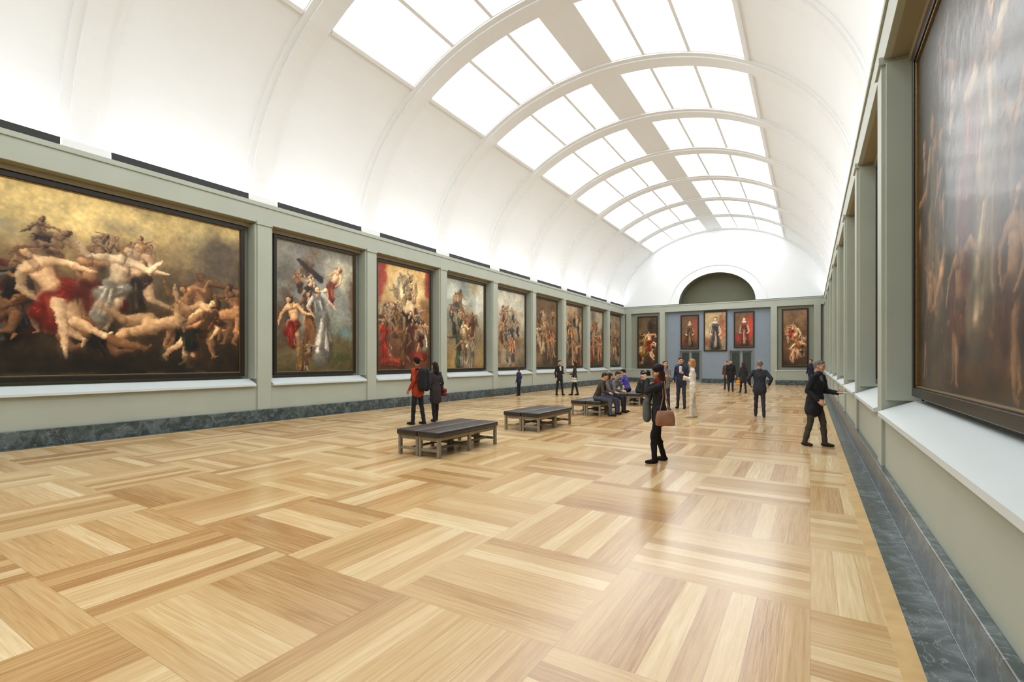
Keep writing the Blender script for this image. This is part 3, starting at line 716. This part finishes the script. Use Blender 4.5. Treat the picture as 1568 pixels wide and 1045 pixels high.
    if hstyle=='long':
        for sg in (-1,1): Hh((sg*.060,-.02,.04),(sg*.066,-.03,-.17),.036,.034,'hair')
        Hh((0,-.06,.0),(0,-.08,-.19),.072,.062,'hair')
    if hstyle=='bob':
        for sg in (-1,1): Hh((sg*.060,-.015,.04),(sg*.062,-.01,-.075),.036,.036,'hair')
        Hh((0,-.06,.0),(0,-.06,-.08),.068,.06,'hair')
    if hat: Hh((-.03,-.02,.095),(.04,-.025,.10),.078,.078,'hat',1.25); Hh((0,-.01,.07),(0,-.01,.072),.092,.092,'hat',1.1)
    parts=[]
    co,fs,tg,no=remesh(T,vx,6)
    rg=random.Random(name); ph=[rg.uniform(0,6) for _ in range(6)]
    isk=np.zeros(len(co),bool)
    for f,t in zip(fs,tg):
        if t in('skin','shoe'): isk[list(f)]=True
    x,y,z=co.T
    fold=np.sin(34*z+9*x+6*np.sin(11*x+ph[0])+ph[1])*.5+np.sin(52*x+17*z+5*np.sin(9*z+ph[2])+ph[3])*.35+np.sin(61*y-23*z+ph[4])*.3
    co=co+no*(np.where(isk,0,fold)*.0055)[:,None]
    co[:,2]=np.maximum(co[:,2],0.0)
    parts.append((co,fs,tg))
    co,fs,tg,no=remesh(Hd,.0060 if vx<.014 else .009,1); co=co@R.T+hc; parts.append((co,fs,tg))
    co,fs,tg,no=remesh(HP,.0048 if vx<.014 else .0065,1); parts.append((co,fs,tg))
    cols={'skin':skin,'top':top,'bottom':bottom,'shoe':shoe,'hair':hair,'eye':(40,32,28),'lip':(170,100,88),'inner':inner or top,'hat':hat or top,'scarf':scarf or top}
    order=list(cols); V=[];F=[];Mi=[]; o=0
    for co,fs,tg in parts:
        V.append(co); F+=[tuple(i+o for i in f) for f in fs]; Mi+=[order.index(t) for t in tg]; o+=len(co)
    V=np.concatenate(V)
    me=bpy.data.meshes.new(name); me.from_pydata(V.tolist(),[],F); me.update()
    for t in order:
        if t in('skin','lip','eye'):
            k=('s',t,tuple(cols[t]))
            if k not in _cache: _cache[k]=noisy(t+'_surface',cols[t],0.5,0.05,10)
            me.materials.append(_cache[k])
        else: me.materials.append(cloth(cols[t],0.6 if t in('hair','shoe') else 0.85))
    me.polygons.foreach_set('material_index',Mi); me.polygons.foreach_set('use_smooth',[True]*len(F))
    ob=bpy.data.objects.new(name,me); sc.collection.objects.link(ob)
    ob.location=(loc[0],loc[1],0); ob.rotation_euler=(0,0,math.radians(yaw-90)); s=H/1.76; ob.scale=(s,s,s)
    joints['hc']=hc
    return ob,joints
def prop(par,name,prims,vox,mats):
    pr_=[(np.array(p[0],float),np.array(p[1],float),p[2],p[3],p[4],p[5] if len(p)>5 else 1.0) for p in prims]
    co,fs,tg,no=remesh(pr_,vox,2); order=list(mats)
    me=bpy.data.meshes.new(name); me.from_pydata(co.tolist(),[],fs); me.update()
    for t in order: me.materials.append(mats[t])
    me.polygons.foreach_set('material_index',[order.index(t) for t in tg]); me.polygons.foreach_set('use_smooth',[True]*len(fs))
    o=bpy.data.objects.new(name,me); sc.collection.objects.link(o); o.parent=par; return o
BK=(40,40,43); DK=(50,50,55); NV=(42,48,72); JE=(68,80,104)
# A photographer
ob,j=person('woman_photographer',(-2.16,8.26),205,1.62,(46,46,49),(30,30,33),(28,26,26),(66,44,34),pel=(0,0,.93),lean=.02,
  feet=((-.14,.11,.07),(.14,-.11,.07)),foot_yaw=(14,-22),hands=((-.075,.225,1.50),(.08,.225,1.495)),hand_dir=((.3,.5,.8),(-.3,.5,.8)),
  hand_n=((-1,-.1,.2),(1,-.1,.2)),curl=(.6,.6),head=(4,-4),hstyle='long',hat=(40,34,38),coat=.14,female=True,bulk=1.16,scarf=(150,40,36),vx=.009,
  armpole=((-.7,-.1,-1),(.7,-.1,-1)))
cm=MB(); c0=j['hc']+np.array([0,.165,-.005])
cm.box((c0[0]-.065,c0[1]-.03,c0[2]-.04),(c0[0]+.065,c0[1]+.03,c0[2]+.045)); cm.box((c0[0]-.025,c0[1]-.02,c0[2]+.045),(c0[0]+.025,c0[1]+.03,c0[2]+.065))
vv,ff=capsule(c0+np.array([0,.03,0]),c0+np.array([0,.09,0]),.034,.034); cm.add(vv.tolist(),ff)
cm.obj('camera_body',[noisy('camera_black',(24,24,26),.4)],bevel=.008,parent=ob)
gm=cloth((92,97,95)); bm_=noisy('brown_bag_leather',(150,106,82),.5,.12,8); stp=cloth((44,40,38))
prop(ob,'gray_bag',[((.06,.21,1.06),(.06,.21,.84),.11,.13,'b',.62),((.14,.20,1.04),(.14,.20,.86),.10,.115,'b',.6),((.10,.15,1.04),(.10,.10,1.40),.013,.013,'s'),((.17,.15,1.03),(.15,.02,1.46),.013,.013,'s'),((.15,.02,1.46),(.15,-.08,1.42),.013,.013,'s')],.009,{'b':gm,'s':stp})
bg=MB()
def loft(mb,secs,n=20,m=0):
    o=[]
    for (cx,cy,cz,rx_,ry_) in secs:
        o.append([(cx+rx_*(abs(math.cos(t))**.6)*math.copysign(1,math.cos(t)),cy+ry_*(abs(math.sin(t))**.6)*math.copysign(1,math.sin(t)),cz) for t in [2*math.pi*i/n for i in range(n)]])
    V=[p for r in o for p in r]; F=[(i*n+j,i*n+(j+1)%n,(i+1)*n+(j+1)%n,(i+1)*n+j) for i in range(len(o)-1) for j in range(n)]
    F+=[tuple(range(n))[::-1],tuple((len(o)-1)*n+i for i in range(n))]; mb.add(V,F,m)
loft(bg,[(-.285,-.05,.70,.055,.15),(-.285,-.05,.715,.068,.165),(-.283,-.05,.80,.07,.17),(-.28,-.05,.90,.058,.155),(-.278,-.05,.955,.035,.135),(-.278,-.05,.965,.02,.125)])
bg.obj('brown_handbag',[bm_],smooth=True,parent=ob)
prop(ob,'handbag_straps',[((-.26,-.14,.94),(-.20,-.07,1.20),.011,.011,'s'),((-.26,.04,.94),(-.20,-.03,1.20),.011,.011,'s'),((-.20,-.07,1.2),(-.16,-.06,1.48),.011,.011,'s'),((-.20,-.03,1.2),(-.15,-.02,1.48),.011,.011,'s')],.007,{'s':bm_})
# B man right, facing the wall
ob,j=person('man_facing_painting',(0.08,11.45),-28,1.72,(44,44,49),(74,68,60),(38,34,30),(112,108,102),pel=(0,0,.935),lean=.12,
  feet=((-.12,.13,.07),(.12,-.14,.07)),foot_yaw=(4,-10),hands=((-.17,.34,1.10),(.20,.16,.96)),hand_dir=((.1,.9,.2),None),curl=(.6,.4),head=(8,-6),
  coat=.20,bulk=1.2,inner=(110,112,118),vx=.009,scarf=(58,60,66))
pm=MB(); w0=j['wr0']+j['hd0']*.10; pm.box((w0[0]-.02,w0[1]-.06,w0[2]-.012),(w0[0]+.09,w0[1]+.10,w0[2]-.006)); pm.obj('leaflet',[cloth((225,222,215))],parent=ob)
# C couple
ob,j=person('man_in_orange_jacket',(-8.87,9.7),185,1.80,(158,62,40),(38,40,46),(30,28,28),(28,24,22),skin=(170,120,92),feet=((-.09,.10,.07),(.10,-.12,.07)),
  hands=((-.22,.10,.93),(.20,.14,.96)),head=(-30,-5),coat=.10,inner=(44,42,42),bulk=1.1)
prop(ob,'backpack',[((-.07,-.19,1.38),(-.09,-.20,1.00),.11,.13,'b',.85),((.07,-.19,1.38),(.09,-.20,1.00),.11,.13,'b',.85),((-.13,-.1,1.46),(-.13,.06,1.42),.025,.025,'b'),((.13,-.1,1.46),(.13,.06,1.42),.025,.025,'b'),((-.13,.08,1.42),(-.14,.11,1.15),.025,.025,'b'),((.13,.08,1.42),(.14,.11,1.15),.025,.025,'b')],.012,{'b':cloth((36,36,39))})
ob,j=person('woman_in_dark_coat',(-8.95,10.5),160,1.66,(58,54,56),(38,38,42),BK,(38,28,24),feet=((-.09,-.10,.07),(.09,.10,.07)),hands=((-.20,.16,1.0),(.22,.05,.92)),
  head=(15,-8),hstyle='long',coat=.30,female=True,bulk=1.05)
prop(ob,'shoulder_bag',[((.27,-.10,.92),(.27,.08,.92),.06,.06,'b'),((.27,-.12,.80),(.27,.10,.80),.065,.065,'b'),((.26,-.02,.96),(.18,-.02,1.48),.012,.012,'b')],.012,{'b':cloth((110,52,50))})
# D child
person('child',(-12.1,20.4),176,1.36,NV,(38,40,54),hair=(60,44,30),head=(0,8),vx=.014)
# E pair
person('man_in_black',(-10.5,21.6),-30,1.72,BK,BK,hair=(44,34,28),hands=((-.12,.26,1.12),(.25,.05,.91)),feet=((-.12,.1,.07),(.12,-.1,.07)),vx=.014,inner=(200,196,190))
ob,j=person('woman_with_bag',(-9.85,22.0),200,1.66,(52,50,52),BK,hair=(54,38,30),hstyle='long',female=True,hands=((-.22,.16,1.0),(.14,.26,1.1)),feet=((-.1,.16,.07),(.1,-.14,.07)),coat=.2,vx=.014)
prop(ob,'tote_bag',[((-.27,-.06,.88),(-.27,.08,.88),.05,.05,'b'),((-.27,-.08,.76),(-.27,.10,.76),.06,.06,'b'),((-.26,0,.9),(-.17,0,1.48),.012,.012,'b')],.014,{'b':cloth((200,195,185))})
# F seated visitors
SZ=.465
def seated(name,x,y,yaw,H,top,bottom,**kw):
    s=H/1.76; pz=(SZ+.108*s)/s
    a=dict(pel=(0,0,pz),feet=((-.11,.40,.07),(.12,.46,.07)),hands=((-.12,.36,pz+.14),(.10,.38,pz+.14)),lean=.30,coat=0,
           armpole=((-1,-.3,-.3),(1,-.3,-.3)),kneepole=(0,.4,1),hand_dir=((.5,.8,-.1),(-.5,.8,-.1)),hand_n=((0,.2,1),(0,.2,1)),curl=(.5,.5)); a.update(kw)
    return person(name,(x,y),yaw,H,top,bottom,**a)
seated('seated_man_in_jacket',-5.68,14.30,12,1.76,(72,62,56),(84,88,98),hair=(60,44,34),head=(0,-22),lean=.42,vx=.012)
seated('seated_woman',-5.68,14.98,5,1.66,(104,100,102),JE,hair=(48,36,28),head=(20,-20),hstyle='bob',female=True,vx=.012)
seated('seated_man_in_gray',-5.68,15.68,-6,1.76,(108,110,112),DK,hair=(52,40,32),head=(-10,-20),lean=.35,vx=.012)
seated('seated_visitor_in_purple',-6.2,19.0,178,1.78,(84,74,158),(46,46,58),hair=(40,30,26),head=(0,-25),vx=.013)
seated('seated_visitor_in_dark_coat',-5.68,18.6,5,1.70,(60,58,62),(52,54,62),hair=(44,34,28),head=(0,-15),vx=.013)
# G
person('man_in_navy_jacket',(-3.93,18.0),-95,1.82,(50,56,74),(56,62,76),hair=(44,34,28),hands=((-.14,.22,1.22),(.24,.08,.95)),feet=((-.13,.05,.07),(.12,0,.07)),head=(25,-4),inner=(205,205,210),vx=.012)
ob,j=person('woman_in_white',(-2.98,15.2),195,1.75,(226,220,210),(214,208,194),(190,180,160),(176,130,82),hstyle='bob',female=True,
  hands=((-.02,.24,1.22),(.04,.25,1.16)),hand_dir=((.9,.2,.2),(-.9,.2,.1)),feet=((-.09,.06,.07),(.10,-.08,.07)),head=(-6,-4),coat=.12,vx=.010)
person('visitor_in_gray_sweater',(-4.3,17.2),-60,1.70,(132,128,124),(52,54,68),hair=(74,54,38),hstyle='long',female=True,hands=((-.10,.25,1.2),(.10,.25,1.2)),feet=((-.1,.1,.07),(.1,-.1,.07)),vx=.013)
# H
person('man_seen_from_behind',(-1.3,16.4),95,1.70,(54,56,64),(56,56,62),BK,(126,114,102),hands=((-.27,.10,1.02),(.27,.10,1.02)),feet=((-.11,.14,.07),(.12,-.14,.07)),
  head=(10,-6),coat=.12,bulk=1.14,vx=.010,armpole=((-.6,-.8,0),(.6,-.8,0)))
# I distant
person('visitor_in_black_coat',(-3.75,29.3),-80,1.76,BK,DK,hair=(44,34,30),coat=.3,vx=.015)
ob,j=person('woman_with_orange_bag',(-3.0,28.2),120,1.64,(54,52,58),(46,46,54),hair=(64,48,36),hstyle='long',female=True,coat=.25,vx=.015,feet=((-.1,.14,.07),(.1,-.1,.07)))
prop(ob,'orange_bag',[((-.28,-.08,.66),(-.28,.10,.66),.07,.07,'b'),((-.28,-.08,.52),(-.28,.10,.52),.08,.08,'b'),((-.27,0,.7),(-.26,.05,.85),.012,.012,'b')],.014,{'b':cloth((224,144,34))})
person('visitor_in_brown_coat',(-4.25,31.5),-100,1.7,(82,64,56),DK,hair=(54,44,38),vx=.016)
person('visitor_in_blue_jacket',(-7.6,34.0),-85,1.72,(76,104,136),DK,hair=(44,34,30),vx=.016)
person('visitor_near_wall',(0.05,34.0),-120,1.78,(40,44,62),(46,52,74),hair=(44,36,32),feet=((-.1,.12,.07),(.1,-.1,.07)),vx=.016)
# ---------------------------------------------------------------- lights
def area(name,loc,rot,sx,sy,pw,col=(.95,.98,1.0)):
    l=bpy.data.lights.new(name,'AREA'); l.shape='RECTANGLE'; l.size=sx; l.size_y=sy; l.energy=pw; l.color=col
    o=bpy.data.objects.new(name,l); o.location=loc; o.rotation_euler=rot; sc.collection.objects.link(o); return o
for sg,nm in ((-1,'left'),(1,'right')):
    area('cove_lamp_'+nm,(XC+sg*7.08,(YB+YE)/2,6.18),(math.pi,0,0),0.10,YE-YB-1,400)
wd=bpy.data.worlds.new('World'); sc.world=wd; wd.use_nodes=True
wd.node_tree.nodes['Background'].inputs[0].default_value=(.9,.95,1,1); wd.node_tree.nodes['Background'].inputs[1].default_value=0.5
# ---------------------------------------------------------------- camera
cd=bpy.data.cameras.new('Camera'); cam=bpy.data.objects.new('Camera',cd); sc.collection.objects.link(cam)
cam.location=(0,0,1.7); cam.rotation_euler=(math.radians(90),0,math.radians(31.5))
cd.sensor_width=36; cd.lens=745/1568*36; cd.shift_y=30.5/1568; cd.clip_end=200; cd.clip_start=0.05
sc.camera=cam
